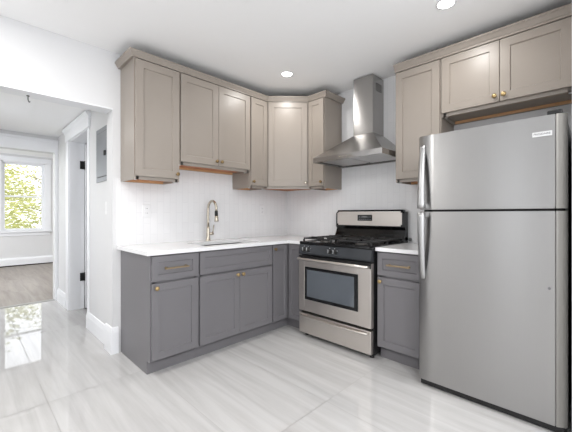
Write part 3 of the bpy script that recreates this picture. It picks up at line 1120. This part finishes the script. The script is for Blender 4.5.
t = thing('breaker_panel', 'grey metal breaker panel in the white hall wall', 'electrical panel', (HX, .356, 1.74), -PI / 2)
b = MB()
b.box(-.200, .200, -.008, -.0005, -.252, .252, .002)
b.build('frame', M['panel'], t)
part_label(MB().box(-.155, .155, -.0095, -.0081, -.210, .210).build('door_gap_shade', M['black'], t), 'black sheet standing for the shaded gap round the panel door')  # black sheet draws the shade of the gap in colour
d = MB().box(-.150, .150, -.014, -.0096, -.205, .205, .003).build('door', M['panel'], t)
MB().box(.085, .120, -.026, -.0145, -.022, .022, .003).build('latch', M['black'], d)

# side door, open into the room beyond the hall
t = thing('door_1', 'white side door standing open off the hall', 'door', (-1.925, DY1 - .012, 0))
del t['category']
t['kind'] = 'structure'
lf = MB().box(.004, .78, -.040, -.004, .008, 2.06, .002)
lf.build('door_leaf', M['trim'], t)
for z in (.40, 1.80):
    h_ = MB().box(-.05, .004, -.0085, -.0005, z - .05, z + .05, .001)
    h_.lathe([(.007, -.052), (.007, .052), (0, .053)], (.001, -.010, z), (0, 0, 1), 10)
    part_label(h_.build('hinge', M['black'], t), 'black door hinge')

# baseboard heater under the far window
t = thing('baseboard_heater', 'long white baseboard heater under the far window', 'heater', (-2.2, 6.64, 0))
MB().prism([(0, .02), (-.055, .02), (-.06, .03), (-.06, .15), (-.035, .182), (0, .185)], -1.6, 2.0, 'x').build('cover', M['trim'], t)
part_label(MB().box(-1.6, 2.0, -.05, -.002, .002, .0195).build('lower_slot', M['black'], t), 'dark slot under the heater')

# hook in the hall ceiling
t = thing('ceiling_hook', 'small dark metal hook under the opening header', 'hook', (-2.655, .10, 2.068))
MB().lathe([(.010, 0), (.010, -.004), (0, -.004)], (0, 0, 0)).build('base', M['iron'], t)
MB().tube([(0, 0, -.003), (0, 0, -.03), (.003, 0, -.042), (.007, 0, -.048), (.010, 0, -.046), (.011, 0, -.04)], .0028, 8).build('hook_wire', M['iron'], t)

# ------------------------------------------------------------------ recessed ceiling lights, with unseen ones added as fill
def can_light(label, x, y, w=CAN_POWER, z=H):
    t = thing('recessed_light', label, 'ceiling light', (x, y, z), 0, 'recessed ceiling lights')
    MB().lathe([(.050, -.0005), (.062, -.0005), (.062, -.005), (.055, -.007), (.050, -.003)], (0, 0, 0), (0, 0, 1), 28).build('trim_ring', M['plate'], t)
    MB().lathe([(.0495, -.001), (.0495, -.003), (0, -.003)], (0, 0, 0), (0, 0, 1), 28).build('lens', M['lens'], t)
    ld = bpy.data.lights.new('lamp', 'AREA')
    ld.shape = 'DISK'
    ld.size = .09
    ld.energy = w
    ld.color = (1.0, .98, .95)
    lo = bpy.data.objects.new('lamp', ld)
    COL.objects.link(lo)
    lo.parent = t
    lo.location = (0, 0, -.012)


can_light('recessed ceiling light near the diagonal corner cabinet', -.777, -.76)
can_light('recessed ceiling light in front of the fridge cabinet', -.792, -2.23)
can_light('unseen recessed light added over the hall side of the kitchen', -3.1, -.85, 11)  # this and the next kitchen cans are unseen, added to lift the ceiling
can_light('unseen recessed fill light added in the far left corner', -4.2, -.5, 14)
can_light('unseen recessed fill light added behind the camera in the rear left corner', -3.9, -4.2, 26)
can_light('unseen recessed fill light added behind the camera by the rear wall', -2.3, -4.0, 26)

can_light('unseen recessed light added in the far room, left side', -3.2, 4.0, 14, 2.56)  # unseen far-room pair, added to brighten that room
can_light('unseen recessed light added in the far room, right side', -1.2, 4.4, 14, 2.56)
can_light('unseen recessed light added in the hall', -2.95, 1.3, 5, 2.25)  # out-of-view lamp added to brighten the hall

# ------------------------------------------------------------------ outside the far window
gb = MB().box(-30, 30, 6.9, 50, -3.2, -3.0)
structure('ground', gb, M['grass'], 'lawn outside the far window')


def tree(label, x, y, h, leafmat, n, rad, seed):
    rng = random.Random(seed)
    t = thing('tree', label, 'tree', (x, y, -3.0), 0, 'trees outside the far window')
    b = MB().tube([(0, 0, 0), (.05, .03, h * .3), (-.04, 0, h * .6), (.02, 0, h * .95)], [.12, .10, .06, .02], 10)
    b.build('trunk', M['bark'], t)
    br = MB()
    for k in range(11):
        z = h * (.3 + .055 * k)
        a = rng.uniform(0, 2 * PI)
        L = rad * rng.uniform(.6, .95)
        dx, dy = math.cos(a), math.sin(a)
        br.tube([(0, 0, z), (dx * L * .5, dy * L * .5, z + .25), (dx * L, dy * L, z + .3 + rng.uniform(-.2, .4))], [.03, .018, .008], 7)
    br.build('branch', M['bark'], t)
    bm = bmesh.new()
    for _ in range(n):
        while True:
            p = Vector((rng.uniform(-1, 1), rng.uniform(-1, 1), rng.uniform(-1, 1)))
            if .25 < p.length < 1:
                break
        c = Vector((p.x * rad, p.y * rad, h * .66 + p.z * h * .42))
        s = rng.uniform(.06, .11)
        q = Matrix.Rotation(rng.uniform(0, 6.3), 3, 'Z') @ Matrix.Rotation(rng.uniform(-1.2, 1.2), 3, 'X')
        vs = [bm.verts.new(c + q @ Vector(v)) for v in ((-s, 0, 0), (0, -s * .5, .01), (s, 0, 0), (0, s * .5, .01))]
        bm.faces.new(vs)
    fo = MB()
    fo.bm.free()
    fo.bm = bm
    fo.build('foliage', leafmat, t)
    return t


tree('yellow-green leafy tree filling the left of the far window', -2.9, 11.5, 6.4, M['leaf_yellow'], 3200, 1.75, 3)
tree('greener leafy tree outside filling the right of the far window', .75, 12.2, 6.6, M['leaf_green'], 3200, 1.75, 5)
tree('pale yellow tree farther off in the middle of the far window', -.1, 16.4, 6.8, M['leaf_pale'], 5000, 2.0, 8)
tree('farthest yellow-green tree seen low through the far window', -2.3, 21.0, 7.0, M['leaf_yellow'], 5000, 2.3, 9)
